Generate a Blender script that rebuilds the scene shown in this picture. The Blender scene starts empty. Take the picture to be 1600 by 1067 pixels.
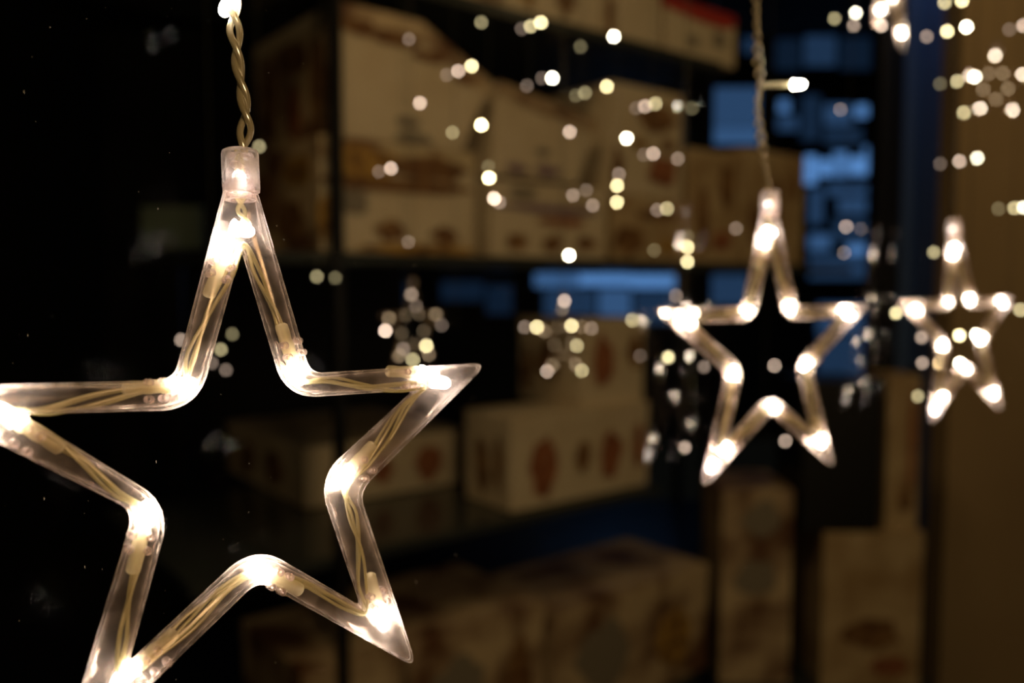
import bpy, bmesh, math, random
from mathutils import Vector, Matrix
random.seed(7)
scn = bpy.context.scene
COL = scn.collection
PI = math.pi

# ------------------------------------------------------------ camera, world, lights, exposure
CAMZ = 1.4
F = 1300.0                                   # focal length in pixels of a 1600 px wide frame
PITCH = -math.atan(86 / F)
cd = bpy.data.cameras.new('camera'); cam = bpy.data.objects.new('camera', cd); COL.objects.link(cam)
cd.sensor_width = 36; cd.lens = 36 * F / 1600; cd.clip_start = .01; cd.clip_end = 100
cam.location = (0, 0, CAMZ); cam.rotation_euler = (PI / 2 + PITCH, 0, 0)
cd.dof.use_dof = True; cd.dof.focus_distance = .189; cd.dof.aperture_fstop = 7.4
scn.camera = cam
w = bpy.data.worlds.new('night'); scn.world = w; w.use_nodes = True
w.node_tree.nodes['Background'].inputs[0].default_value = (.24, .24, .20, 1)
w.node_tree.nodes['Background'].inputs[1].default_value = .010
scn.view_settings.view_transform = 'Standard'; scn.view_settings.look = 'None'
scn.view_settings.gamma = 1; scn.view_settings.use_curve_mapping = False
scn.view_settings.exposure = 0
scn.cycles.transparent_max_bounces = 48
scn.cycles.max_bounces = 12
scn.cycles.sample_clamp_indirect = 6


def area(name, loc, target, size, power, color):
    l = bpy.data.lights.new(name, 'AREA'); l.shape = 'DISK'; l.size = size; l.energy = power; l.color = color
    o = bpy.data.objects.new(name, l); COL.objects.link(o); o.location = loc
    o.rotation_euler = (Vector(target) - Vector(loc)).to_track_quat('-Z', 'Y').to_euler()
    return o


area('shop_ceiling_lamp', (-.15, .75, 2.62), (.1, 1.8, 1.35), .35, 3.0, (1, .66, .31))
area('shop_wall_lamp', (1.5, 1.35, 2.6), (1.5, 2.3, 1.5), .3, 2.0, (1, .66, .30))
area('door_fill', (1.62, 2.42, 2.9), (1.3, 2.62, 1.2), .15, 7.0, (.34, .50, 1))  # unseen blue fill light, added to brighten the door panel
area('front_fill', (.6, -.75, 1.6), (.2, 1.7, 1.1), .3, 7.0, (1, .66, .31))  # unseen warm fill behind the camera, added to lift the lower boxes


# ------------------------------------------------------------ materials
def newmat(name):
    m = bpy.data.materials.new(name); m.use_nodes = True
    nt = m.node_tree; nt.nodes.clear()
    out = nt.nodes.new('ShaderNodeOutputMaterial')
    return m, nt, out


def N(nt, t, **kw):
    n = nt.nodes.new(t)
    for k, v in kw.items():
        if k.startswith('i_'):
            key = k[2:]
            key = int(key) if key.isdigit() else key.replace('_', ' ')
            n.inputs[key].default_value = v
        else: setattr(n, k, v)
    return n


def principled(name, col, rough=.5, metal=0, noise=None, spec=.5):
    m, nt, out = newmat(name)
    p = N(nt, 'ShaderNodeBsdfPrincipled'); p.inputs['Base Color'].default_value = (*col, 1)
    p.inputs['Roughness'].default_value = rough; p.inputs['Metallic'].default_value = metal
    p.inputs['Specular IOR Level'].default_value = spec
    if noise:
        tc = N(nt, 'ShaderNodeTexCoord'); no = N(nt, 'ShaderNodeTexNoise', i_Scale=noise[0], i_Detail=4.0)
        nt.links.new(tc.outputs['Object'], no.inputs['Vector'])
        r = N(nt, 'ShaderNodeValToRGB')
        r.color_ramp.elements[0].position = noise[2]; r.color_ramp.elements[1].position = noise[3]
        r.color_ramp.elements[0].color = (*col, 1); r.color_ramp.elements[1].color = (*noise[1], 1)
        nt.links.new(no.outputs['Fac'], r.inputs['Fac']); nt.links.new(r.outputs[0], p.inputs['Base Color'])
    nt.links.new(p.outputs[0], out.inputs[0])
    return m


def emit(name, col, s, sample=False):
    m, nt, out = newmat(name)
    e = N(nt, 'ShaderNodeEmission'); e.inputs[0].default_value = (*col, 1); e.inputs[1].default_value = s
    nt.links.new(e.outputs[0], out.inputs[0])
    m.cycles.emission_sampling = 'AUTO' if sample else 'NONE'
    return m


def clear_plastic(name, base, edge, power, tint=(1, .90, .88), trans=(.97, .95, .96), gl=.35, rough=.12, streak=0):
    """Clear moulded plastic: see-through head on, hazy where the wall is looked along."""
    m, nt, out = newmat(name)
    lw = N(nt, 'ShaderNodeLayerWeight'); lw.inputs[0].default_value = .5
    pw = N(nt, 'ShaderNodeMath', operation='POWER'); pw.inputs[1].default_value = power
    nt.links.new(lw.outputs['Facing'], pw.inputs[0])
    ma = N(nt, 'ShaderNodeMath', operation='MULTIPLY_ADD'); ma.inputs[1].default_value = edge; ma.inputs[2].default_value = base
    nt.links.new(pw.outputs[0], ma.inputs[0])
    fac = ma.outputs[0]
    if streak:
        tc = N(nt, 'ShaderNodeTexCoord'); no = N(nt, 'ShaderNodeTexNoise', i_Scale=260.0, i_Detail=3.0)
        nt.links.new(tc.outputs['Object'], no.inputs['Vector'])
        mr = N(nt, 'ShaderNodeMapRange'); mr.inputs[1].default_value = .35; mr.inputs[2].default_value = .7
        mr.inputs[3].default_value = 1 - streak; mr.inputs[4].default_value = 1 + streak
        nt.links.new(no.outputs['Fac'], mr.inputs[0])
        mm = N(nt, 'ShaderNodeMath', operation='MULTIPLY'); nt.links.new(fac, mm.inputs[0]); nt.links.new(mr.outputs[0], mm.inputs[1])
        fac = mm.outputs[0]
    tr = N(nt, 'ShaderNodeBsdfTransparent'); tr.inputs[0].default_value = (*trans, 1)
    di = N(nt, 'ShaderNodeBsdfDiffuse'); di.inputs[0].default_value = (*tint, 1)
    tl = N(nt, 'ShaderNodeBsdfTranslucent'); tl.inputs[0].default_value = (*tint, 1)
    go = N(nt, 'ShaderNodeBsdfGlossy'); go.inputs['Roughness'].default_value = rough; go.inputs[0].default_value = (*tint, 1)
    a = N(nt, 'ShaderNodeMixShader'); a.inputs[0].default_value = .55
    nt.links.new(di.outputs[0], a.inputs[1]); nt.links.new(tl.outputs[0], a.inputs[2])
    b = N(nt, 'ShaderNodeMixShader'); b.inputs[0].default_value = gl
    nt.links.new(a.outputs[0], b.inputs[1]); nt.links.new(go.outputs[0], b.inputs[2])
    c = N(nt, 'ShaderNodeMixShader'); nt.links.new(fac, c.inputs[0])
    nt.links.new(tr.outputs[0], c.inputs[1]); nt.links.new(b.outputs[0], c.inputs[2])
    nt.links.new(c.outputs[0], out.inputs[0])
    return m


def pane_glass(name, refl, tint=(.97, .98, .97)):
    m, nt, out = newmat(name)
    fr = N(nt, 'ShaderNodeFresnel'); fr.inputs[0].default_value = 1.3
    mu = N(nt, 'ShaderNodeMath', operation='MULTIPLY'); mu.inputs[1].default_value = refl; nt.links.new(fr.outputs[0], mu.inputs[0])
    tr = N(nt, 'ShaderNodeBsdfTransparent'); tr.inputs[0].default_value = (*tint, 1)
    go = N(nt, 'ShaderNodeBsdfGlossy'); go.inputs['Roughness'].default_value = 0.0
    c = N(nt, 'ShaderNodeMixShader'); nt.links.new(mu.outputs[0], c.inputs[0])
    nt.links.new(tr.outputs[0], c.inputs[1]); nt.links.new(go.outputs[0], c.inputs[2])
    nt.links.new(c.outputs[0], out.inputs[0])
    return m


def two_way(name, col, mixtr=.0, rough=.35, gl=.12):
    """Soft translucent vinyl or resin."""
    m, nt, out = newmat(name)
    di = N(nt, 'ShaderNodeBsdfDiffuse'); di.inputs[0].default_value = (*col, 1)
    tl = N(nt, 'ShaderNodeBsdfTranslucent'); tl.inputs[0].default_value = (*col, 1)
    go = N(nt, 'ShaderNodeBsdfGlossy'); go.inputs['Roughness'].default_value = rough
    tr = N(nt, 'ShaderNodeBsdfTransparent')
    a = N(nt, 'ShaderNodeMixShader'); a.inputs[0].default_value = .5
    nt.links.new(di.outputs[0], a.inputs[1]); nt.links.new(tl.outputs[0], a.inputs[2])
    b = N(nt, 'ShaderNodeMixShader'); b.inputs[0].default_value = gl
    nt.links.new(a.outputs[0], b.inputs[1]); nt.links.new(go.outputs[0], b.inputs[2])
    c = N(nt, 'ShaderNodeMixShader'); c.inputs[0].default_value = mixtr
    nt.links.new(b.outputs[0], c.inputs[1]); nt.links.new(tr.outputs[0], c.inputs[2])
    nt.links.new(c.outputs[0], out.inputs[0])
    return m


WARM = (1, .86, .69)
M_shell = clear_plastic('clear_star_plastic', .05, .85, 2.1, streak=.7, gl=.3, tint=(1, .89, .84), trans=(.96, .92, .90))
M_cap = clear_plastic('frosted_clear_cap', .36, .5, 1.3, gl=.35, rough=.25, streak=.75, tint=(1, .94, .92))
M_peg = clear_plastic('clear_peg_plastic', .22, .6, 1.4, gl=.45, rough=.1)
M_sleeve = two_way('pale_yellow_sleeve', (.84, .78, .50), .55)
M_wire = two_way('clear_yellow_wire', (.72, .69, .38), .3, .25, .2)
M_cord = two_way('clear_tan_cord', (.66, .57, .35), .1, .2, .4)
M_cord_dark = two_way('thin_grey_cord', (.10, .085, .06), .0, .3, .1)
M_string = principled('dark_thin_wire', (.03, .03, .02), .6)
M_led = emit('lit_led', WARM, 70, True)
M_led_far = emit('lit_led_far', WARM, 32, False)
M_led_dim = emit('lit_led_dim', (1, .78, .5), 4, False)
M_neck = emit('piped_neck_glow', (1, .88, .76), 7, True)
M_led_faint = emit('lit_led_faint', (1, .78, .5), 1.2, False)
M_milky = emit('milky_led', (1, .90, .80), 26, True)
TINT = {'y': (1, .82, .44), 'p': (1, .72, .56), 'w': (1, .90, .68)}
LEV = {'V': 62, 'B': 25, 'M': 10.5, 'D': 4.2, 'E': 1.9}  # the lower levels also serve glass reflections built as bulbs
M_bulb = {(l, t): emit('bulb_and_reflection_glow_' + l + t, TINT[t], LEV[l]) for l in LEV for t in TINT}
M_pane = pane_glass('shop_glass', .03)
M_pane_far = pane_glass('street_glass', .3)
M_dust = principled('dust', (.35, .33, .3), .9)
M_carton = principled('cream_carton', (.60, .51, .375), .6, noise=(6, (.52, .42, .29), .45, .62))
M_carton_gold = principled('floral_printed_carton', (.52, .42, .27), .5, noise=(9, (.16, .06, .02), .45, .58))
M_carton_brown = principled('brown_printed_carton', (.52, .40, .26), .5, noise=(7, (.13, .06, .03), .42, .60))
M_carton_tan = principled('tan_carton', (.50, .38, .23), .55, noise=(10, (.33, .22, .11), .4, .65))
M_print_red = principled('red_brown_print', (.20, .07, .035), .5, noise=(40, (.34, .13, .06), .4, .6))
M_print_brown = principled('dark_brown_print', (.14, .065, .025), .5, noise=(30, (.3, .17, .07), .45, .65))
M_print_gold = principled('gold_print', (.42, .25, .06), .4, noise=(40, (.16, .08, .03), .45, .6))
M_print_grey = principled('grey_print', (.22, .19, .15), .5)
M_print_lilac = principled('lilac_print', (.20, .13, .18), .5)
M_red = principled('red_lid_card', (.38, .02, .012), .5)
M_shelf = principled('smoked_shelf', (.035, .04, .04), .18, spec=.6)
M_black = principled('black_metal', (.006, .006, .007), .4)
M_dark = principled('dark_wall_paint', (.010, .010, .009), .7)
M_navy = principled('navy_panel', (.07, .13, .26), .5)
M_wall = principled('tan_wall_plaster', (.42, .30, .17), .8, noise=(3, (.36, .25, .14), .3, .7))
M_floor = principled('dark_floor_tile', (.03, .026, .022), .35)
M_green = principled('dark_green_board', (.15, .20, .15), .6)


# ------------------------------------------------------------ mesh helpers
def link(name, me, mat, parent=None):
    o = bpy.data.objects.new(name, me); COL.objects.link(o)
    if mat and not me.materials: me.materials.append(mat)
    if parent: o.parent = parent
    return o


def bm_done(bm, name, smooth=True):
    bmesh.ops.recalc_face_normals(bm, faces=bm.faces[:])
    me = bpy.data.meshes.new(name); bm.to_mesh(me); bm.free()
    if smooth:
        for p in me.polygons: p.use_smooth = True
    return me


def tag(o, label, cat, group=None, kind=None):
    o['label'] = label; o['category'] = cat
    if group: o['group'] = group
    if kind: o['kind'] = kind
    return o


def empty(name, loc=(0, 0, 0), rot=None):
    o = bpy.data.objects.new(name, None); COL.objects.link(o); o.location = loc; o.empty_display_size = .02
    if rot is not None: o.rotation_euler = rot
    return o


def sweep(bm, pts, r, n=8, closed=False):
    m = len(pts); rings = []
    up = Vector((0, 1, 0))
    for i in range(m):
        a = pts[(i - 1) % m] if (closed or i > 0) else pts[i]
        b = pts[(i + 1) % m] if (closed or i < m - 1) else pts[i]
        t = (b - a).normalized()
        s = t.cross(up)
        if s.length < 1e-4: s = t.cross(Vector((1, 0, 0)))
        s.normalize(); u = s.cross(t).normalized()
        rr = r(i / (m - 1)) if callable(r) else r
        rings.append([bm.verts.new(pts[i] + s * math.cos(2 * PI * k / n) * rr + u * math.sin(2 * PI * k / n) * rr) for k in range(n)])
    for i in range(m if closed else m - 1):
        A, B = rings[i], rings[(i + 1) % m]
        for k in range(n): bm.faces.new((A[k], A[(k + 1) % n], B[(k + 1) % n], B[k]))
    if not closed:
        bm.faces.new(rings[0]); bm.faces.new(rings[-1])


def lathe(bm, prof, n=16, mat=Matrix.Identity(4)):
    rings = []
    for r, z in prof:
        if r < 1e-7: rings.append([bm.verts.new(mat @ Vector((0, 0, z)))])
        else: rings.append([bm.verts.new(mat @ Vector((r * math.cos(2 * PI * k / n), r * math.sin(2 * PI * k / n), z))) for k in range(n)])
    for A, B in zip(rings, rings[1:]):
        for k in range(n):
            k2 = (k + 1) % n
            if len(A) == 1 and len(B) == 1: continue
            if len(A) == 1: bm.faces.new((A[0], B[k2], B[k]))
            elif len(B) == 1: bm.faces.new((A[k], A[k2], B[0]))
            else: bm.faces.new((A[k], A[k2], B[k2], B[k]))


def box_mesh(name, x0, x1, y0, y1, z0, z1, bevel=0):
    bm = bmesh.new()
    v = [bm.verts.new((x, y, z)) for x in (x0, x1) for y in (y0, y1) for z in (z0, z1)]
    for f in ((0, 1, 3, 2), (4, 6, 7, 5), (0, 4, 5, 1), (2, 3, 7, 6), (0, 2, 6, 4), (1, 5, 7, 3)): bm.faces.new([v[i] for i in f])
    if bevel: bmesh.ops.bevel(bm, geom=bm.edges[:], offset=bevel, segments=2, affect='EDGES', profile=.5)
    return bm_done(bm, name, False)


# ------------------------------------------------------------ pixel -> world helpers
def ray(u, v):
    a = (u - 800) / F; b = -(v - 533.5) / F
    c, s = math.cos(PITCH), math.sin(PITCH)
    return Vector((a, c - b * s, s + b * c))


CAM = Vector((0, 0, CAMZ))


def at(u, v, Y):
    d = ray(u, v); return CAM + d * (Y / d.y)


SD = Vector((.787, .617, 0)).normalized()       # shelf direction
SB = Vector((-SD.y, SD.x, 0))                   # into the shelf (away from the camera)
SO = Vector((0, 1.6, 0))
SANG = math.atan2(SD.y, SD.x)


def hit(u, v, d=0.0):
    r = ray(u, v); q = SO + SB * d
    t = (q - Vector((0, 0, 0))).dot(SB) / r.dot(SB)
    P = Vector((0, 0, CAMZ)) + r * t
    return (P - SO).dot(SD), P.z


def W(s, d, z): return SO + SD * s + SB * d + Vector((0, 0, z))


# ------------------------------------------------------------ the room
def struct(name, me, mat):
    o = link(name, me, mat); o['kind'] = 'structure'; return o


struct('floor', box_mesh('floor', -2.6, 5.2, -.6, 5.4, -.05, 0), M_floor)
struct('ceiling', box_mesh('ceiling', -2.6, 5.2, -.6, 5.4, 3.0, 3.05), M_dark)
struct('wall_left', box_mesh('wall_left', -2.65, -2.6, -.6, 5.4, 0, 3), M_dark)
struct('wall_back', box_mesh('wall_back', -2.6, -.72, 5.35, 5.4, 0, 3), M_dark)
struct('wall_right', box_mesh('wall_right', 0, 1.6, 0, .08, 0, 3), M_wall)
wr = bpy.data.objects['wall_right']; P0 = at(1489, 447, 2.3); wr.location = (P0.x, P0.y, 0); wr.rotation_euler = (0, 0, .12)
# black post and navy door leaf beside the tan wall
P1 = at(1368, 447, 2.6); P2 = at(1404, 447, 2.6)
struct('trim_1', box_mesh('trim_1', P1.x, P2.x, 2.6, 2.68, 0, 3), M_black)
P3 = at(1500, 447, 2.62)
d1 = empty('door_1', (P2.x, 2.62, 0)); d1['kind'] = 'structure'
link('door_leaf', box_mesh('door_leaf', .001, P3.x - P2.x, 0, .045, .01, 2.6, .004), M_navy, d1)
link('handle', box_mesh('handle', .04, .06, -.04, -.002, .9, 1.15, .006), M_black, d1)
d1['label'] = 'navy blue door leaf between black post and tan wall'

# the shop pane right behind the hanging stars
A_ = Vector((-.058, .1815, 0)); Bp = Vector((.2793, .5167, 0)); PD = (Bp - A_).normalized(); PN = Vector((-PD.y, PD.x, 0))
w1 = empty('window_1', A_ + PN * .024, (0, 0, math.atan2(PD.y, PD.x))); w1['kind'] = 'structure'
g = link('glass_pane', box_mesh('glass_pane', -.55, 3.2, 0, .006, .02, 2.98), M_pane, w1)
link('frame', box_mesh('frame', -.60, -.55, -.02, .03, 0, 3), M_black, w1)
link('frame', box_mesh('frame', 3.2, 3.25, -.02, .03, 0, 3), M_black, w1)
bm = bmesh.new()
for i in range(260):
    x = random.uniform(-.06, .14); z = CAMZ + random.uniform(-.13, .07); r = random.choice((.00004, .00005, .00007, .0001))
    bmesh.ops.create_icosphere(bm, subdivisions=1, radius=r, matrix=Matrix.Translation((x, -.0001, z)) @ Matrix.Diagonal((1, .5, random.choice((1, 1, 1.6, 4)), 1)))
o = link('dust', bm_done(bm, 'dust'), M_dust, w1); o['kind'] = 'stuff'

# the street-side window far behind, and the building across with its blue-lit windows
w2 = empty('window_2', (0, 5.35, 0)); w2['kind'] = 'structure'
link('glass_pane', box_mesh('glass_pane', -.72, 4.6, 0, .008, .05, 2.95), M_pane_far, w2)
for x in (-.74, 1.05, 4.6): link('frame', box_mesh('frame', x, x + .05, -.03, .04, 0, 3), M_black, w2)
YB = 7.5
bld = tag(empty('building', (0, YB, 0)), 'building across the dark street with blue-lit windows seen behind the shelves', 'building')
link('wall', box_mesh('wall', -1.4, 6.5, .05, .5, 0, 6), M_dark, bld)
panes = [  # x0,y0,x1,y1, level
    (835, 424, 905, 448, .20), (905, 420, 985, 446, .42), (985, 418, 1062, 450, .40), (850, 452, 930, 500, .06), (935, 452, 985, 500, .16), (990, 454, 1062, 505, .05),
    (545, 438, 612, 474, .016), (690, 440, 756, 470, .020), (618, 442, 640, 474, .02), (1108, 430, 1168, 476, .07), (760, 446, 800, 490, .02),
    (1112, 138, 1185, 198, .11), (1112, 200, 1185, 226, .16), (1160, 60, 1180, 84, .05), (1255, 58, 1305, 104, .06), (1210, 62, 1250, 110, .02), (1310, 60, 1360, 110, .02),
    (1215, 158, 1232, 176, .30), (1213, 182, 1245, 205, .08), (1250, 150, 1280, 220, .035), (1286, 164, 1330, 196, .10), (1335, 165, 1354, 184, .38), (1286, 200, 1345, 226, .04),
    (1256, 244, 1274, 288, .50), (1278, 250, 1297, 276, .50), (1300, 238, 1322, 276, .34), (1324, 246, 1362, 274, .45), (1347, 230, 1364, 248, .28),
    (1262, 296, 1285, 350, .08), (1290, 290, 1365, 306, .10), (1308, 312, 1352, 332, .12), (1262, 366, 1296, 392, .16), (1300, 340, 1362, 378, .05), (1322, 382, 1368, 398, .34), (1262, 400, 1366, 436, .07),
    (1275, 474, 1368, 520, .085), (1275, 524, 1368, 592, .055), (950, 800, 1012, 826, .40), (980, 768, 1012, 796, .05), (860, 800, 944, 860, .012), (620, 880, 700, 940, .012)]
pm = {}
for x0, y0, x1, y1, lv in panes:
    a = at(x0, y1, YB); b = at(x1, y0, YB)
    if b.z < .05: continue
    k = round(lv, 3)
    if k not in pm: pm[k] = emit('blue_lit_window', (.17, .42, 1), lv * 1.35)
    f_ = link('window', box_mesh('window', a.x - .03, b.x + .03, -.02, .05, a.z - .03, b.z + .03), M_black, bld)
    link('pane', box_mesh('pane', a.x, b.x, -.03, -.021, a.z, b.z), pm[k], f_)


# ------------------------------------------------------------ shelving
def shelf_board(u, v, s0, s1, thick, depth, d0=-.02):
    _, z = hit(u, v)
    return box_mesh('board', s0, s1, d0, depth, z - thick, z), z


bU, zU = shelf_board(900, 45, -.75, hit(1118, 45)[0], .02, .34)
bM, zM = shelf_board(800, 403, -.56, 1.18, .018, .52)
bL, zL = shelf_board(798, 803, -.62, .40, .018, .52)
for me, lab in ((bU, 'upper smoked shelf board over the large tilted box'), (bM, 'middle smoked shelf board carrying the two rows of boxes'), (bL, 'lower smoked shelf board with the cream figure boxes')):
    o = link('display_shelf', me, M_shelf); tag(o, lab, 'shelf', 'shelf boards'); o.location = SO; o.rotation_euler = (0, 0, SANG)


def post(s_, d_, lab, wd=.016):
    o = link('shelf_upright', box_mesh('upright', -wd / 2, wd / 2, 0, .02, 0, 2.95), M_black)
    tag(o, lab, 'upright', 'shelf uprights'); o.location = W(s_, d_, 0); o.rotation_euler = (0, 0, SANG)


post(1.22, .5, 'black shelf upright at the right end of the shelving')
post(hit(528, 300, -.05)[0], -.055, 'thin dark upright line in front of the large tilted box')


def blob(cx, cz, rx, rz, y, seed, n=14):
    """flat irregular printed figure, a hair proud of the card"""
    rd = random.Random(seed); bm = bmesh.new(); vs = []; ws = []
    for k in range(n):
        a = 2 * PI * k / n; q = 1 + rd.uniform(-.22, .18)
        x = cx + rx * q * math.cos(a); z = cz + rz * q * math.sin(a)
        vs.append(bm.verts.new((x, y, z))); ws.append(bm.verts.new((x, y - .0006, z)))
    bm.faces.new(vs); bm.faces.new(ws)
    for k in range(n): bm.faces.new((vs[k], vs[(k + 1) % n], ws[(k + 1) % n], ws[k]))
    return bm_done(bm, 'print', False)


def carton(label, px0, px1, pyt, pyb, pback=None, d=0.0, depth=None, mat=None, prints=(), lid=None, tilt=0, zb=None, yaw=0, name='gift_box', cat='box', group=None, endmat=None, endprints=(), shape=None):
    """px0..px1 front face, pyt..pyb at its left edge, pback = where the back edge of the left end shows"""
    s0, z1 = hit(px0, pyt, d); _, z0 = hit(px0, pyb, d); s1, _ = hit(px1, pyt, d)
    if zb is not None: z0 = zb
    if depth is None:
        if pback is not None:
            C0 = W(s0, d, 0); k = (pback - 800) / F
            depth = (k * C0.y - C0.x) / (SB.x - k * SB.y)
        else: depth = .2
    wd = s1 - s0; h = z1 - z0
    o = empty(name, W(s0 + wd / 2, d, z0 + .0025 + wd / 2 * math.sin(math.radians(tilt))), (0, 0, SANG + yaw))
    if tilt: o.rotation_euler = (0, math.radians(tilt), SANG + yaw)
    tag(o, label, cat, group)
    mat = mat or M_carton
    lidh = min(.2 * h, .04)
    if shape:
        bm = bmesh.new()
        fr = [bm.verts.new(((fx - .5) * wd, 0, fz * h)) for fx, fz in shape]; bk = [bm.verts.new((v.co.x, depth, v.co.z)) for v in fr]
        bm.faces.new(fr); bm.faces.new(bk)
        for k in range(len(fr)):
            q = (k + 1) % len(fr); bm.faces.new((fr[k], fr[q], bk[q], bk[k]))
        bmesh.ops.recalc_face_normals(bm, faces=bm.faces[:]); bmesh.ops.bevel(bm, geom=bm.edges[:], offset=.0015, segments=2, affect='EDGES')
        link('body', bm_done(bm, 'body', False), mat, o)
        ft = max(range(len(shape)), key=lambda k: shape[k][1]); bm = bmesh.new()   # the printed flap folded over the sloping top
        for k in range(len(shape)):
            (ax, az), (bx, bz) = shape[k], shape[(k + 1) % len(shape)]
            if min(az, bz) < .55: continue
            pts = [((ax - .5) * wd, az * h + .001), ((bx - .5) * wd, bz * h + .001), ((bx - .5) * wd - .012, bz * h - .022), ((ax - .5) * wd - .004 * (ax > 0), az * h - .034)]
            f1 = [bm.verts.new((x, -.0018, z)) for x, z in pts]; f2 = [bm.verts.new((x, -.0004, z)) for x, z in pts]
            bm.faces.new(f1); bm.faces.new(f2)
            for m in range(4): bm.faces.new((f1[m], f1[(m + 1) % 4], f2[(m + 1) % 4], f2[m]))
        link('printed_flap', bm_done(bm, 'printed_flap', False), M_carton_brown, o)
    else:
      link('body', box_mesh('body', -wd / 2, wd / 2, 0, depth, 0, h - .001, .0015), mat, o)
      link('lid', box_mesh('lid', -wd / 2 - .0012, wd / 2 + .0012, -.0012, depth + .0012, h - lidh, h, .0015), lid or mat, o)
    for i, (fx, fz, rx, rz, m) in enumerate(prints):
        link('printed_figure', blob((fx - .5) * wd, fz * h, rx * wd, rz * h, -.0016, i + int(px0)), m, o)
    if endmat: link('printed_end', box_mesh('printed_end', -wd / 2 - .0016, -wd / 2 - .0011, .004, depth - .004, .004, h - .004), endmat, o)
    for i, (fy, fz, ry, rz, m) in enumerate(endprints):
        p = link('printed_figure', blob(fy * depth, fz * h, ry * depth, rz * h, 0, i + int(px1)), m, o)
        p.rotation_euler = (0, 0, -PI / 2); p.location = (-wd / 2 - .0022, depth, 0)
        # local x runs from the back edge towards the front edge
    return o


R_, B_, G_, Y_, L_ = M_print_red, M_print_brown, M_print_gold, M_print_grey, M_print_lilac
# lower shelf
carton('cream box at the back of the lower shelf, behind the nearest star', 475, 727, 703, 847, pback=352, d=.27, zb=zL,
       prints=((.45, .45, .07, .24, R_), (.75, .45, .09, .30, R_), (.18, .45, .05, .22, B_)), endprints=((.3, .45, .10, .3, B_), (.65, .45, .12, .3, B_)))
carton('cream box with red-brown figures at the front edge of the lower shelf', 798, 1012, 655, 803, pback=727, d=0, zb=zL,
       prints=((.22, .42, .10, .31, R_), (.49, .48, .05, .22, B_), (.70, .45, .09, .28, R_), (.92, .5, .05, .26, R_)), endprints=((.4, .45, .16, .32, B_), (.75, .45, .1, .3, B_)))
carton('small cream box with tall red print standing on the front box of the lower shelf', 908, 1006, 500, 634, pback=812, d=.02,
       zb=hit(798, 655)[1], prints=((.35, .5, .15, .32, R_), (.85, .6, .12, .2, B_)), endprints=((.5, .5, .2, .25, B_), (.15, .35, .09, .28, B_)), mat=M_carton)
# middle shelf, bottom row
carton('floral printed box at the left end of the middle shelf', 500, 742, 212, 393, pback=396, zb=zM, mat=M_carton, endmat=M_carton_brown,
       lid=M_carton_gold, prints=((.25, .78, .22, .17, G_), (.68, .80, .25, .12, B_), (.42, .2, .1, .1, B_), (.78, .18, .1, .09, B_), (.5, .62, .5, .07, B_), (.2, .45, .08, .12, Y_), (.6, .05, .38, .05, G_), (.02, .3, .04, .2, G_)), endprints=((.2, .5, .2, .3, B_), (.6, .3, .2, .2, B_), (.7, .75, .2, .15, G_)))
carton('cream box with a lilac stripe in the middle of the middle shelf', 768, 948, 282, 400, depth=.2, zb=zM,
       prints=((.5, .66, .48, .055, L_), (.2, .2, .10, .13, B_), (.5, .2, .09, .12, B_), (.8, .22, .09, .12, B_), (.6, .5, .2, .07, R_), (.25, .85, .12, .08, Y_)))
carton('tan printed box right of the lilac striped box on the middle shelf', 962, 1070, 305, 404, depth=.2, zb=zM, mat=M_carton_tan,
       prints=((.2, .3, .2, .25, B_), (.75, .25, .14, .12, G_), (.6, .72, .3, .1, B_)))
carton('narrow tan box with vertical marks beside the last box of the middle shelf', 1078, 1160, 232, 408, depth=.22, zb=zM, mat=M_carton_tan,
       prints=((.25, .4, .12, .3, B_), (.7, .7, .15, .2, B_), (.6, .2, .2, .1, R_)))
carton('last tan box at the right end of the middle shelf', 1166, 1256, 232, 411, depth=.22, zb=zM, mat=M_carton_tan,
       prints=((.5, .5, .1, .34, B_), (.15, .35, .1, .2, B_), (.8, .7, .1, .15, B_)))
# middle shelf, top row
zt1 = hit(500, 212)[1]
carton('large tilted cream box with brown wavy top print, top left of the middle shelf', 520, 735, 28, 196, pback=404, tilt=0, shape=((0, 0), (.93, 0), (1.17, .70), (.62, 1.12), (0, 1.14)), zb=zt1 + .001, endmat=M_carton_brown,
       prints=((.16, .96, .15, .07, B_), (.45, .92, .17, .07, B_), (.68, .82, .13, .06, B_), (.95, .68, .10, .05, B_), (.55, .06, .16, .06, Y_), (.5, .2, .09, .05, Y_)),
       endprints=((.25, .5, .12, .4, B_), (.55, .3, .1, .25, R_), (.6, .8, .14, .15, B_), (.85, .5, .1, .4, B_)))
carton('slanting cream box lying on the lilac striped box', 762, 925, 142, 268, depth=.19, tilt=0, shape=((.04, 0), (.86, 0), (1.06, .86), (.62, .98), (.10, 1.12)), zb=hit(768, 282)[1] + .009,
       prints=((.5, .35, .07, .06, Y_), (.55, .12, .12, .07, L_), (.25, .1, .1, .06, L_)))
carton('upright cream box with brown rings on top of the tan printed box', 956, 1066, 128, 302, depth=.2, zb=hit(962, 305)[1] + .001,
       prints=((.62, .74, .3, .13, B_), (.08, .22, .08, .2, B_), (.7, .25, .22, .14, R_), (.4, .48, .12, .05, G_), (.8, .5, .1, .06, B_)))
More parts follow.
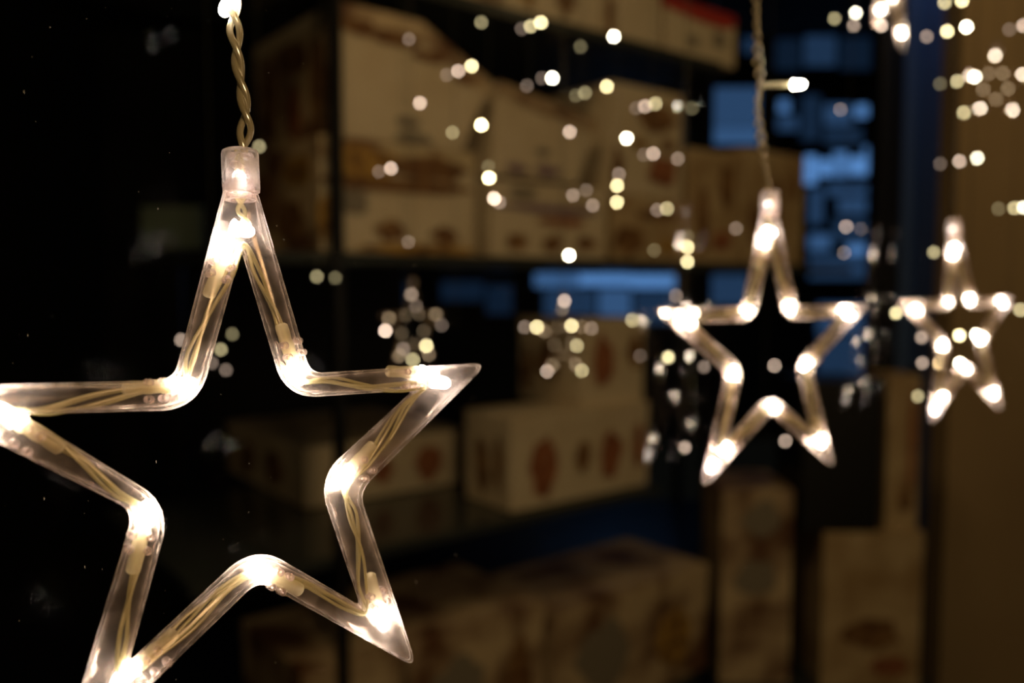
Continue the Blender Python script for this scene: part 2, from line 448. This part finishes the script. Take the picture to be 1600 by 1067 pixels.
# upper shelf
carton('wide cream box on the upper shelf cut by the top of the photo', 792, 940, -140, 10, depth=.2, zb=zU, mat=M_carton,
       prints=((.2, .3, .1, .25, G_), (.6, .3, .1, .2, B_)))
carton('second cream box on the upper shelf, left of the red-topped one', 944, 1034, -110, 60, depth=.2, zb=zU,
       prints=((.1, .2, .08, .2, B_),))
carton('white box with a red top on the upper shelf', 1044, 1150, -6, 92, depth=.2, zb=zU, lid=M_red,
       prints=((.75, .45, .10, .16, Y_), (.35, .3, .09, .1, Y_), (.5, .84, .5, .17, M_red)))
carton('brown box at the far left of the upper shelf', 560, 780, -260, -60, depth=.2, zb=zU, mat=M_carton_brown)

# floor-level pile under the shelves
BZ = hit(870, 930, -.03)[1]
tb = tag(empty('low_table', W(.05, 0, 0), (0, 0, SANG)), 'low dark table carrying the patterned boxes under the shelves', 'table')
zt = hit(1000, 1090, -.03)[1]
link('top', box_mesh('top', -.75, .485, -.032, .5, zt - .03, zt, .003), M_shelf, tb)
for x in (-.73, .43):
    for y in (-.03, .44): link('leg', box_mesh('leg', x, x + .04, y, y + .04, 0, zt - .03), M_black, tb)
carton('patterned brown box under the lower shelf, right end of the pile', 862, 1105, 960, 1090, depth=.26, d=-.03, zb=zt, mat=M_carton_brown, prints=((.3, .5, .16, .3, Y_), (.75, .4, .12, .26, G_)))
carton('patterned brown box under the lower shelf, middle of the pile', 640, 850, 1005, 1120, depth=.3, d=-.03, zb=zt, mat=M_carton_brown, prints=((.35, .6, .2, .2, Y_), (.8, .5, .1, .3, B_)))
carton('patterned brown box under the lower shelf, left end of the pile', 470, 628, 1050, 1180, depth=.26, d=-.03, zb=zt, mat=M_carton_brown)

# right-hand stack between shelving and door
YR = 1.9


def upright(label, x0, y0, x1, y1, Y, depth, mat, prints=(), name='gift_box', cat='box', zb=None, lid=None, ang=0):
    a = at(x0, y1, Y); b = at(x1, y0, Y)
    z0 = a.z if zb is None else zb
    o = tag(empty(name, (a.x, Y, z0), (0, 0, ang)), label, cat)
    wd = (b.x - a.x) / (math.cos(ang) - math.sin(ang) * (b.x / Y)); h = b.z - z0
    link('body', box_mesh('body', 0, wd, 0, depth, 0, h, .002), mat, o)
    link('lid', box_mesh('lid', -.001, wd + .001, -.001, depth + .001, h * .84, h + .001, .002), lid or mat, o)
    for i, (fx, fz, rx, rz, m) in enumerate(prints):
        link('printed_figure', blob(fx * wd, fz * h, rx * wd, rz * h, -.0016, i + int(x0)), m, o)
    return o


st = tag(empty('display_stand', (0, 0, 0)), 'dark stand at lower right carrying the dim tan boxes', 'stand')
zs = at(1300, 1075, YR).z
a = at(1122, 1075, YR); b = at(1465, 1075, YR)
link('top', box_mesh('top', a.x, b.x, YR - .04, YR + .5, zs - .03, zs, .003), M_shelf, st)
for x in (a.x + .01, b.x - .05):
    for y in (YR, YR + .44): link('leg', box_mesh('leg', x, x + .04, y, y + .04, 0, zs - .03), M_black, st)
upright('dim patterned box below the second star, left on the dark stand', 1124, 765, 1240, 1075, YR + .02, .2, M_carton_brown, ((.55, .85, .25, .1, Y_), (.5, .55, .3, .1, Y_)), zb=zs)
upright('tall tan box under the black box on the dark stand', 1282, 832, 1444, 1075, YR, .22, M_carton_tan, ((.5, .35, .3, .1, B_), (.7, .15, .2, .06, R_)), zb=zs)
zk = at(1282, 832, YR).z
upright('plain black box standing above the tall tan box', 1252, 596, 1378, 828, YR, .2, M_black, zb=zk + .002)
upright('narrow tan box with a dark red stripe right of the black box', 1382, 588, 1440, 828, YR + .02, .12, M_carton_tan, ((.75, .6, .12, .34, R_), (.62, .2, .2, .1, B_)), zb=zk + .002)
# faint green board on the far left wall
a = at(222, 388, 3.0); b = at(314, 322, 3.0)
gb = tag(empty('notice_board', (a.x, 3.0, a.z)), 'dim dark green board in the darkness left of the nearest star', 'board')
link('panel', box_mesh('panel', 0, b.x - a.x, 0, .02, 0, b.z - a.z, .002), M_green, gb)
link('post', box_mesh('post', (b.x - a.x) / 2 - .02, (b.x - a.x) / 2 + .02, .021, .05, -a.z, b.z - a.z), M_black, gb)

# ------------------------------------------------------------ the star lamps (local millimetres -> metres)
MM = .001
ANG = [90, 126, 162, 198, 234, 270, 306, 342, 18, 54]        # counter-clockwise: tip, notch, tip ...
REG_O = [65, 26.5]; REG_I = [46.5, 19.6]


def contour(over_o={}, over_i={}):
    O, I = [], []
    for j, a in enumerate(ANG):
        ca, sa = math.cos(math.radians(a)), math.sin(math.radians(a))
        ro, ri = (65, 44.3) if j % 2 == 0 else (26.6, 19.5)
        if j == 0: ri = 46.5
        O.append(Vector(over_o.get(j, (ro * ca, ro * sa)))); I.append(Vector(over_i.get(j, (ri * ca, ri * sa))))
    return O, I


def bez(M_, u1, u2, d, n):
    V = M_ - (u1 + u2) * (.25 * d)
    A = V + u1 * d; B = V + u2 * d
    return [A * (1 - t) ** 2 + V * 2 * t * (1 - t) + B * t * t for t in [k / (n - 1) for k in range(n)]]


def star_sections(O, I):
    n = 9; pairs = []
    for j in range(10):
        pv, nx = (j - 1) % 10, (j + 1) % 10
        if j == 0:
            top = 61.3
            L = O[1]; Rr = O[9]
            nl = Vector((-3.1, top)); nr = Vector((3.9, top))
            outer = []
            for k in range(n):
                t = k / (n - 1)
                outer.append(nr.lerp(nl, t))
            inner = bez(I[0], (I[9] - I[0]).normalized(), (I[1] - I[0]).normalized(), 2.0, n)
            # shoulders: the outer wall runs from the neck to the notches
        else:
            tip = j % 2 == 0
            po = O[pv] if pv != 0 else Vector((3.9, 61.3)) if j == 9 else O[pv]
            no = O[nx]
            if pv == 0: po = Vector((-3.1, 61.3))
            if nx == 0: no = Vector((3.9, 61.3))
            u1 = (po - O[j]).normalized(); u2 = (no - O[j]).normalized()
            outer = bez(O[j], u1, u2, 4.2 if tip else 3.2, n)
            u1 = (I[pv] - I[j]).normalized(); u2 = (I[nx] - I[j]).normalized()
            inner = bez(I[j], u1, u2, 1.6 if tip else 6.5, n)
        pairs.append(list(zip(outer, inner)))
    # subdivide limbs
    flat = []
    for j in range(10):
        flat += pairs[j]
        a = pairs[j][-1]; b = pairs[(j + 1) % 10][0]
        for t in (.2, .4, .6, .8): flat.append((a[0].lerp(b[0], t), a[1].lerp(b[1], t)))
    return flat


def star_tube_mesh(O, I, h=3.1, wall=.95, n=22):
    bm = bmesh.new(); flat = star_sections(O, I)
    for inner in (0, 1):
        rings = []
        for o_, i_ in flat:
            c = (o_ + i_) / 2; a = (o_ - i_) / 2; L = a.length
            k = max(.2, (L - wall) / L) if inner else 1; hh = (h - wall) if inner else h
            rings.append([bm.verts.new(((c.x + a.x * k * math.copysign(abs(math.cos(q)) ** .85, math.cos(q))) * MM, hh * math.copysign(abs(math.sin(q)) ** .85, math.sin(q)) * MM,
                                        (c.y + a.y * k * math.copysign(abs(math.cos(q)) ** .85, math.cos(q))) * MM)) for q in [2 * PI * (m + .5) / n for m in range(n)]])
        for r in range(len(rings)):
            A, B = rings[r], rings[(r + 1) % len(rings)]
            for m in range(n): bm.faces.new((A[m], A[(m + 1) % n], B[(m + 1) % n], B[m]))
    return bm_done(bm, 'star_tube')


def V3(x, z, y=0): return Vector((x * MM, y * MM, z * MM))


LEDS = [(-3.2, 48.6), (-13.2, 18.6), (-46, 15), (-21.6, -7.2), (-27, -39.2), (.6, -22.9), (30.8, -41), (21, -6), (47.0, 18.2), (11.7, 19.4)]


def cap_mesh():
    bm = bmesh.new()
    c = Matrix.Translation(V3(.6, 0))
    lathe(bm, [(r * MM, z * MM) for r, z in ((3.3, 60.2), (4.0, 60.6), (4.05, 61.6), (4.05, 69), (3.8, 69.8), (3.2, 70.1), (.9, 70.1), (.9, 69.2), (2.9, 69.0), (3.2, 68), (3.2, 62), (2.9, 61.4), (2.9, 60.2), (3.3, 60.2))], 28, c)
    return bm_done(bm, 'neck_cap')


def neck_mesh():
    bm = bmesh.new(); c = Matrix.Translation(V3(.4, 0))
    lathe(bm, [(r * MM, z * MM) for r, z in ((3.45, 58.8), (3.3, 61), (3.1, 62), (3.1, 63.2), (2.3, 63.2), (2.3, 58.8), (3.45, 58.8))], 24, c)
    return bm_done(bm, 'neck_ring')


def plug_mesh():
    bm = bmesh.new()
    for (x, z, r, y) in ((-.9, 66.3, 1.25, -1.6), (1.0, 65.2, 1.15, -1.9), (2.5, 66.8, .8, -1.4), (2.3, 68, .7, -1.5), (-1.8, 68.3, .9, -1.3), (.6, 68.4, .7, -2)):
        bmesh.ops.create_icosphere(bm, subdivisions=2, radius=r * MM, matrix=Matrix.Translation(V3(x, z, y)) @ Matrix.Diagonal((1.2, .7, .8, 1)))
    lathe(bm, [(r * MM, z * MM) for r, z in ((0, 59.5), (1.5, 59.5), (1.7, 62.5), (1.2, 64.5), (0, 65))], 14, Matrix.Translation(V3(.4, 0)))
    return bm_done(bm, 'plug')


def led_mesh(name='led_bulb', n=14):
    bm = bmesh.new()
    lathe(bm, [(r * MM, z * MM) for r, z in ((0, -2.6), (1.55, -2.6), (1.85, -2.4), (1.85, -2.0), (1.55, -1.9), (1.55, .9), (1.4, 1.6), (1.0, 2.25), (.5, 2.6), (0, 2.7))], n)
    return bm_done(bm, name)


def sleeve_mesh(L=9.5):
    bm = bmesh.new()
    pr = ((0, -L), (.9, -L), (1.45, -L + .5), (1.5, -L + 2), (1.35, -L * .6), (1.55, -L * .45), (1.4, -2.2), (1.7, -1.2), (1.5, .2), (0, .4))
    lathe(bm, [(r * MM, z * MM) for r, z in pr], 12)
    return bm_done(bm, 'sleeve')


def ring_mesh():
    bm = bmesh.new()
    lathe(bm, [(r * MM, z * MM) for r, z in ((.5, -1.3), (.85, -1.3), (.85, 1.3), (.5, 1.3), (.5, -1.3))], 10)
    return bm_done(bm, 'peg')


def catmull(P, per=8, closed=True):
    out = []; n = len(P)
    for i in range(n if closed else n - 1):
        a, b, c, d = (P[(i + k - 1) % n] for k in range(4)) if closed else (P[max(0, i - 1)], P[i], P[i + 1], P[min(n - 1, i + 2)])
        for k in range(per):
            t = k / per
            out.append(.5 * ((2 * b) + (c - a) * t + (2 * a - 5 * b + 4 * c - d) * t * t + (3 * b - a - 3 * c + d) * t ** 3))
    return out


def wire_mesh(O, I, seed, strands=4, r=.38):
    rd = random.Random(seed); bm = bmesh.new()
    V = []
    for j in range(10):
        if j % 2 == 0:
            k = .14 if j else .1
            V.append(I[j].lerp(O[j], k + .03))
        else: V.append(I[j].lerp(O[j], .5))
    for s in range(strands):
        P = []
        ph = rd.uniform(0, 6)
        for j in range(10):
            a, b = V[j], V[(j + 1) % 10]; d = (b - a); nn = Vector((-d.y, d.x)).normalized()
            for t in (0, .22, .5, .78):
                amp = 1.15 if t not in (0,) else .5
                off = amp * math.sin(ph + j * 2.1 + t * 5 + s * 2.2) + (s - 1.5) * .3
                y = 1.1 * math.cos(ph * 1.3 + j * 1.7 + t * 4 + s * 2)
                p = a.lerp(b, t) + nn * off
                P.append(V3(p.x, p.y, y))
        P = catmull(P, 5)
        sweep(bm, P, r * MM, 7, True)
    # the lead-in going up through the neck
    for s in (-1, 1):
        P = [V3(.4 + s * .5, 70, 0), V3(.3 + s * .6, 64, 0), V3(.3 + s * 1.0, 60, 0), V3(.6 - s * .8, 56.5, .5), V3(1.0 + s * .9, 53.5, -.6), V3(.4 + s * 1.2, 50.5, 0)]
        sweep(bm, catmull(P, 7, False) + [P[-1]], .5 * MM, 8)
    return bm_done(bm, 'inner_wire')


def rot_to(d):   # rotation taking +Z to direction d (local x,z)
    return Vector((d.x, 0, d.y)).to_track_quat('Z', 'Y').to_euler()


def make_star(label, O, I, pos, rot, seed, ledmat=None, full=True, group='star lamps hanging in the window'):
    root = tag(empty('star_lamp', pos), label, 'star lamp', group)
    root.rotation_mode = 'QUATERNION'; root.rotation_quaternion = rot
    link('star_tube', MESH.setdefault(('tube', seed), star_tube_mesh(O, I)), M_shell, root)
    cap = link('neck_cap', MESH['cap'], M_cap, root)
    link('plug', MESH['plug'], M_peg, cap)
    link('neck_ring', MESH['neck'], M_peg, root)
    if full: link('inner_wire', wire_mesh(O, I, seed), M_wire, root)
    elif 'wire' in MESH: link('inner_wire', MESH['wire'], M_wire, root)
    else: MESH['wire'] = wire_mesh(O, I, seed, 2); link('inner_wire', MESH['wire'], M_wire, root)
    for j, (x, z) in enumerate(LEDS):
        a = (O[j] + I[j]) / 2; b = (O[(j + 1) % 10] + I[(j + 1) % 10]) / 2
        a0, b0 = a, b
        if j == 0: a = Vector((0, 54))
        if j == 9: b = Vector((3.2, 52))
        if j == 8: a = I[8].lerp(O[8], .3)
        d = (a - b).normalized()                    # the bulb points back towards the vertex
        lk = ledmat or ''
        if lk and j % 2: lk = 'dim' if lk == 'far' else 'faint'
        led = link('led_bulb', MESH['led' + lk], {'': M_led, 'far': M_led_far, 'dim': M_led_dim, 'faint': M_led_faint}[lk], root)
        led.location = V3(x, z, -.3); led.rotation_euler = rot_to(d)
        if full:
            s = link('sleeve', MESH['sleeve'], M_sleeve, root)
            q = Vector((x, z)) - d * 2.8; s.location = V3(q.x, q.y, -.3); s.rotation_euler = rot_to(d)
            nn = Vector((-d.y, d.x)); L = (a - b).length
            for t in (4.6, 7.4):
                for sd in (-1, 1):
                    p = Vector((x, z)) - d * t; mid = b0.lerp(a0, max(0, min(1, (p - b0).dot(a0 - b0) / (a0 - b0).length_squared)))
                    if j == 0: mid = p + nn * -.3
                    p = mid + nn * sd * 1.75
                    k = link('peg', MESH['peg'], M_peg, root); k.location = V3(p.x, p.y, -1.2); k.rotation_euler = (PI / 2, 0, 0)
    if full:
        led = link('neck_glow', MESH['neckglow'], M_neck, root); led.location = V3(.5, 63.2, .8)  # hidden glow added in place of light piped into the cap
        if seed == 2: led = link('milky_bulb', MESH['milky'], M_milky, root); led.location = V3(-33.6, -45.5, 0); led.rotation_euler = rot_to(Vector((-.5, -.8)))  # extra bulb added for the light scattered into the foot tip
        for (x, z, rr) in ((.5, 52.2, 1), (50.4, 15.6, 1)):
            led = link('milky_bulb', MESH['milky'], M_milky, root); led.location = V3(x, z, -.2); led.rotation_euler = rot_to(Vector((.9, -.2)))
    return root


MESH = {'cap': cap_mesh(), 'plug': plug_mesh(), 'neck': neck_mesh(), 'led': led_mesh(), 'ledfar': led_mesh('led_bulb', 8), 'leddim': led_mesh('led_bulb', 8),
        'neckglow': led_mesh('neck_glow'), 'ledfaint': led_mesh('led_bulb', 8), 'milky': led_mesh('milky_bulb'), 'sleeve': sleeve_mesh(), 'peg': ring_mesh()}


def rotm(y, t, r):
    return (Matrix.Rotation(math.radians(y), 3, 'Z') @ Matrix.Rotation(math.radians(t), 3, 'X') @ Matrix.Rotation(math.radians(r), 3, 'Y')).to_quaternion()


O1, I1 = contour({2: (-61.5, 20.2), 8: (62.9, 19.3), 6: (38.4, -52.8), 9: (15.4, 20.5), 7: (26.9, -9.6), 5: (.7, -26.4), 3: (-24.9, -7.0), 1: (-15.8, 20.5)},
                 {0: (.1, 46.9), 8: (41.5, 13.7), 6: (24.9, -35.5), 4: (-25.5, -36.1), 2: (-42, 14.2), 9: (10.6, 16.0), 7: (18.1, -5.6), 5: (.7, -19.9), 3: (-18.8, -7.0), 1: (-12.2, 15.0)})
O2, I2 = contour({}, {})
off = Vector((0, 0, CAMZ))
s1 = make_star('large star lamp in focus at the left, nearest of the window stars', O1, I1, Vector((-.058, .1815, -.0394)) + off, rotm(36.93, -5.44, .87), 1)
s2 = make_star('middle star lamp hanging right of centre, slightly blurred', O2, I2, Vector((.1116, .3587, -.0289)) + off, rotm(28.88, -2.01, -.14), 2)
s3 = make_star('blurred star lamp at the right edge in front of the tan wall', O2, I2, Vector((.2793, .5167, -.0279)) + off, rotm(32.05, -5.88, -.77), 2)
P = at(1394, -58, .60)
s4 = make_star('star lamp whose bottom points dip into the top edge of the photo', O2, I2, P, rotm(52, 0, 0), 2, None, False)
P = at(1556, 133, 1.42)
s5 = make_star('small far star lamp at the upper right over the tan wall', O2, I2, P, rotm(4, 0, 0), 2, 'far', False)
P = at(645, 512, 1.20)
s6 = make_star('dim star reflection built as a far lamp right above the arm of the nearest star', O2, I2, P, rotm(50, 0, 0), 2, 'dim', False)  # a star's reflection in distant glass, modelled as a dim lamp
P = at(880, 530, 1.30)
s7 = make_star('dim star reflection built as a far lamp before the small box of the lower shelf', O2, I2, P, rotm(48, 0, 0), 2, 'dim', False)  # second distant-glass reflection modelled as a star


# ------------------------------------------------------------ cords
def twisted(bm, P, r, pitch, rt):
    pts = catmull(P, 30, False) + [P[-1]]
    # resample by length
    for s in (0, 1):
        L = 0; q = []
        for i, p in enumerate(pts):
            if i: L += (p - pts[i - 1]).length
            a = 2 * PI * L / pitch + s * PI
            k = r * (1.05 + .35 * math.sin(L * 190))
            q.append(p + Vector((math.cos(a) * k, math.sin(a) * k, 0)))
        sweep(bm, q, rt, 9)


def cord(label, P, bulb=None, r=.0009, pitch=.0142, rt=.00076, star=None, mat=None):
    bm = bmesh.new(); twisted(bm, P, r, pitch, rt)
    o = link('cord', bm_done(bm, 'cord'), mat or M_cord, star); o.matrix_parent_inverse = star.matrix_basis.inverted()
    if bulb:
        for (p, q) in bulb:
            lb = link('led_bulb', MESH['led'], M_led, o); lb.location = q
            d = (q - p).normalized(); lb.rotation_euler = d.to_track_quat('Z', 'Y').to_euler()
            bm = bmesh.new(); sweep(bm, [p, p.lerp(q, .5), q - d * .002], .0011, 8)
            link('bulb_lead', bm_done(bm, 'bulb_lead'), M_sleeve, o)
    return o


T1 = s1.matrix_basis @ V3(.9, 69.3)
Y1 = T1.y
P = [at(352, -60, Y1 - .002), at(362, 0, Y1), at(367, 50, Y1), at(373, 110, Y1), at(381, 155, Y1), at(384, 200, Y1), T1]
cord('twisted clear cord above the nearest star, sharp in focus', P, [(at(366, -14, Y1), at(355, 9, Y1 + .001))], star=s1)
T2 = s2.matrix_basis @ V3(.6, 69.3); Y2 = T2.y
P = [at(1181, -60, Y2), at(1181, 0, Y2), at(1184, 90, Y2), at(1188, 130, Y2), at(1184, 165, Y2), at(1190, 225, Y2), T2]
cord('twisted cord above the middle star with a side bulb on a lead', P, [(at(1190, 133, Y2), at(1248, 132, Y2 - .002))], pitch=.0105, r=.00125, rt=.00052, star=s2)
T3 = s3.matrix_basis @ V3(.6, 69.3); Y3 = T3.y
P = [at(1488, -60, Y3), at(1487, 60, Y3), at(1489, 160, Y3), at(1490, 250, Y3), T3]
cord('blurred twisted cord above the star at the right edge', P, pitch=.0090, r=.0007, rt=.0004, star=s3, mat=M_cord_dark)
for s, lab, top in ((s5, 'cord above the small far star at the upper right', .25), (s6, 'cord above the dim reflected star nearer the left', .45), (s7, 'cord above the dim reflected star before the lower shelf', .45), (s4, 'cord above the star cut by the top edge', .2)):
    bpy.context.view_layer.update()
    T = s.matrix_basis @ V3(.6, 69.3); bm = bmesh.new()
    sweep(bm, [T, T + Vector((.001, 0, top / 2)), T + Vector((0, 0, top))], .0005, 6)
    o = link('cord', bm_done(bm, 'cord'), M_cord_dark, s); o.matrix_parent_inverse = s.matrix_basis.inverted()

# ------------------------------------------------------------ strings of small bulbs; glass reflections are built in as bulbs too
bulb_me = {}


def bulb_mesh(key):
    if key not in bulb_me:
        bm = bmesh.new()
        lathe(bm, [(r * MM, z * MM) for r, z in ((0, -2), (1.1, -1.9), (1.7, -1.2), (2.0, 0), (1.7, 1.0), (1.0, 1.8), (0, 2.1))], 10)
        me = bm_done(bm, 'bulb'); me.materials.append(M_bulb[key]); bulb_me[key] = me
    return bulb_me[key]


def string(label, Y, bulbs):
    """bulbs: (px, py, level, tint)"""
    bulbs = sorted(bulbs, key=lambda b: b[1])
    pts = [at(b[0], b[1], Y) for b in bulbs]
    top = pts[0] + Vector((.002, 0, .2)); end = pts[-1] - Vector((0, 0, .01))
    xm = sum(p.x for p in pts) / len(pts)
    bm = bmesh.new(); line = [Vector((xm, Y, 2.6))] + [Vector((xm, Y, p.z)) for p in pts] + [Vector((xm, Y, end.z))]
    sweep(bm, line, .0004, 5)
    for p in pts:
        d = Vector((p.x - xm, 0, 0))
        if d.length > .003: sweep(bm, [Vector((xm, Y, p.z + .004)), p + Vector((0, 0, .0015))], .0003, 5)
    root = link('light_reflection_string', bm_done(bm, 'light_reflection_string'), M_string)
    tag(root, label, 'string lights', 'strings of small bulbs and glass reflections built as bulbs')
    for b, p in zip(bulbs, pts):
        o = link('bulb', bulb_mesh((b[2], b[3])), None, root); o.location = p


S = string
S('short string of reflected lights with two bulbs level with the lower left arm of the nearest star', .85, [(345, 546, 'D', 'y'), (363, 522, 'E', 'y'), (283, 531, 'D', 'p'), (331, 567, 'E', 'p'), (353, 578, 'E', 'p')])
S('light string with one olive bulb beside the cap of the nearest star', .9, [(405, 229, 'D', 'y')])
S('string of bulbs and reflections with two dim bulbs below the shelf, left of the dark upright', .95, [(495, 432, 'D', 'y'), (524, 434, 'E', 'y')])
S('string of bulbs and reflections crossing the floral box with a pinkish bulb pair', .95, [(639, 61, 'E', 'p'), (656, 161, 'M', 'p'), (611, 263, 'M', 'p'), (592, 268, 'E', 'p'), (638, 378, 'E', 'p')])
S('string of bulbs and reflections crossing the large tilted box with a bright yellow bulb', 1.0, [(737, 103, 'B', 'y'), (716, 111, 'M', 'p'), (698, 117, 'E', 'p'), (707, 207, 'D', 'y'), (690, 508, 'E', 'p')])
S('string of bulbs and reflections with bright bulbs at the right edge of the large tilted box', 1.0, [(752, 35, 'D', 'y'), (752, 195, 'V', 'y'), (763, 260, 'E', 'y'), (764, 278, 'V', 'y'), (772, 310, 'B', 'p'), (780, 316, 'D', 'p')])
S('string of bulbs and reflections with a stretched bulb pair on the upper shelf edge', 1.0, [(845, 35, 'B', 'y'), (829, 41, 'M', 'y'), (815, 45, 'E', 'p'), (823, 134, 'E', 'p')])
S('string of bulbs and reflections with white bulbs in front of the slanting cream box', 1.0, [(863, 122, 'V', 'w'), (890, 206, 'M', 'p'), (895, 305, 'D', 'p'), (889, 399, 'V', 'w'), (882, 470, 'M', 'p'), (847, 122, 'E', 'p')])
S('string of bulbs and reflections with dim yellow bulbs between the slanting box and the ringed box', 1.0, [(907, 73, 'E', 'y'), (914, 145, 'D', 'y'), (900, 149, 'E', 'y'), (916, 297, 'E', 'p'), (926, 321, 'D', 'p')])
S('string of bulbs and reflections with four bright bulbs left of the ringed box', 1.05, [(959, 57, 'V', 'w'), (948, 135, 'B', 'y'), (979, 216, 'V', 'w'), (967, 272, 'D', 'p'), (964, 290, 'B', 'y'), (964, 316, 'B', 'y')])
S('string of bulbs and reflections crossing the ringed box and tan printed box', 1.1, [(1024, 162, 'M', 'y'), (1008, 166, 'M', 'p'), (994, 169, 'E', 'p'), (1021, 240, 'M', 'p'), (1006, 242, 'E', 'p'), (1042, 326, 'M', 'y'), (1027, 328, 'D', 'p'), (1022, 391, 'E', 'y')])
S('string of bulbs and reflections with two stacked bulbs on the right half of the middle shelf', 1.1, [(1081, 169, 'E', 'y'), (1059, 248, 'D', 'p'), (1074, 370, 'E', 'y'), (1074, 386, 'B', 'y'), (1074, 409, 'B', 'y'), (1056, 462, 'D', 'p')])
S('string of reflections and added glow bulbs just left of the middle star', .75, [(1084, 489, 'V', 'w'), (1062, 493, 'V', 'w'), (1039, 489, 'V', 'w'), (1044, 558, 'M', 'y'), (1070, 699, 'D', 'p'), (1100, 573, 'E', 'p')])  # bright bulbs added for the ghost and glow at the star's left tip
S('light string seen through the middle star', 1.2, [(1150, 357, 'D', 'p'), (1210, 571, 'M', 'p'), (1227, 689, 'M', 'p')])
S('light string hanging over the blue windows', 1.3, [(1313, 171, 'D', 'p'), (1322, 354, 'M', 'p'), (1345, 358, 'E', 'p'), (1319, 395, 'D', 'p')])
S('light string cut by the top edge, left of the half-hidden star', .9, [(1337, 20, 'B', 'w'), (1304, 29, 'D', 'y'), (1334, 40, 'D', 'p'), (1377, 40, 'M', 'p')])
S('string of bulbs and reflections at the top right with a row of bright bulbs', 1.0, [(1510, 42, 'V', 'w'), (1480, 49, 'B', 'y'), (1448, 57, 'D', 'p'), (1476, 4, 'M', 'y'), (1503, 1, 'B', 'y')])
S('string of bulbs and reflections left of the small far star', 1.06, [(1523, 120, 'V', 'w'), (1495, 127, 'M', 'y'), (1469, 131, 'E', 'y'), (1506, 176, 'M', 'y'), (1527, 247, 'B', 'w'), (1499, 252, 'M', 'p'), (1469, 256, 'E', 'p')])
S('string of bulbs and reflections at the right edge of the photo', 1.05, [(1577, 46, 'E', 'p'), (1599, 40, 'M', 'p'), (1600, 324, 'B', 'w'), (1585, 325, 'M', 'y'), (1560, 326, 'E', 'y'), (1594, 484, 'M', 'y')])
S('string of bulbs and reflections behind the star at the right edge, left half', .8, [(1400, 489, 'M', 'y'), (1459, 394, 'D', 'y'), (1440, 527, 'D', 'p'), (1441, 567, 'D', 'p'), (1468, 567, 'B', 'y'), (1434, 619, 'D', 'y')])
S('light string behind the star at the right edge, right half', .8, [(1499, 524, 'B', 'y'), (1526, 523, 'V', 'w'), (1500, 568, 'V', 'w')])
S('string of reflected star lights crossing the small box on the lower shelf', 1.15, [(839, 511, 'B', 'y'), (820, 511, 'D', 'p'), (893, 509, 'B', 'y'), (924, 513, 'D', 'p'), (988, 500, 'M', 'y'), (901, 540, 'M', 'y'), (855, 580, 'M', 'p'), (909, 579, 'M', 'y'), (1000, 556, 'E', 'p')])
S('string of reflected star lights right above the arm of the nearest star', 1.1, [(602, 517, 'B', 'p'), (643, 460, 'D', 'p'), (650, 478, 'E', 'p'), (666, 540, 'B', 'y'), (645, 562, 'M', 'y'), (630, 545, 'D', 'p')])
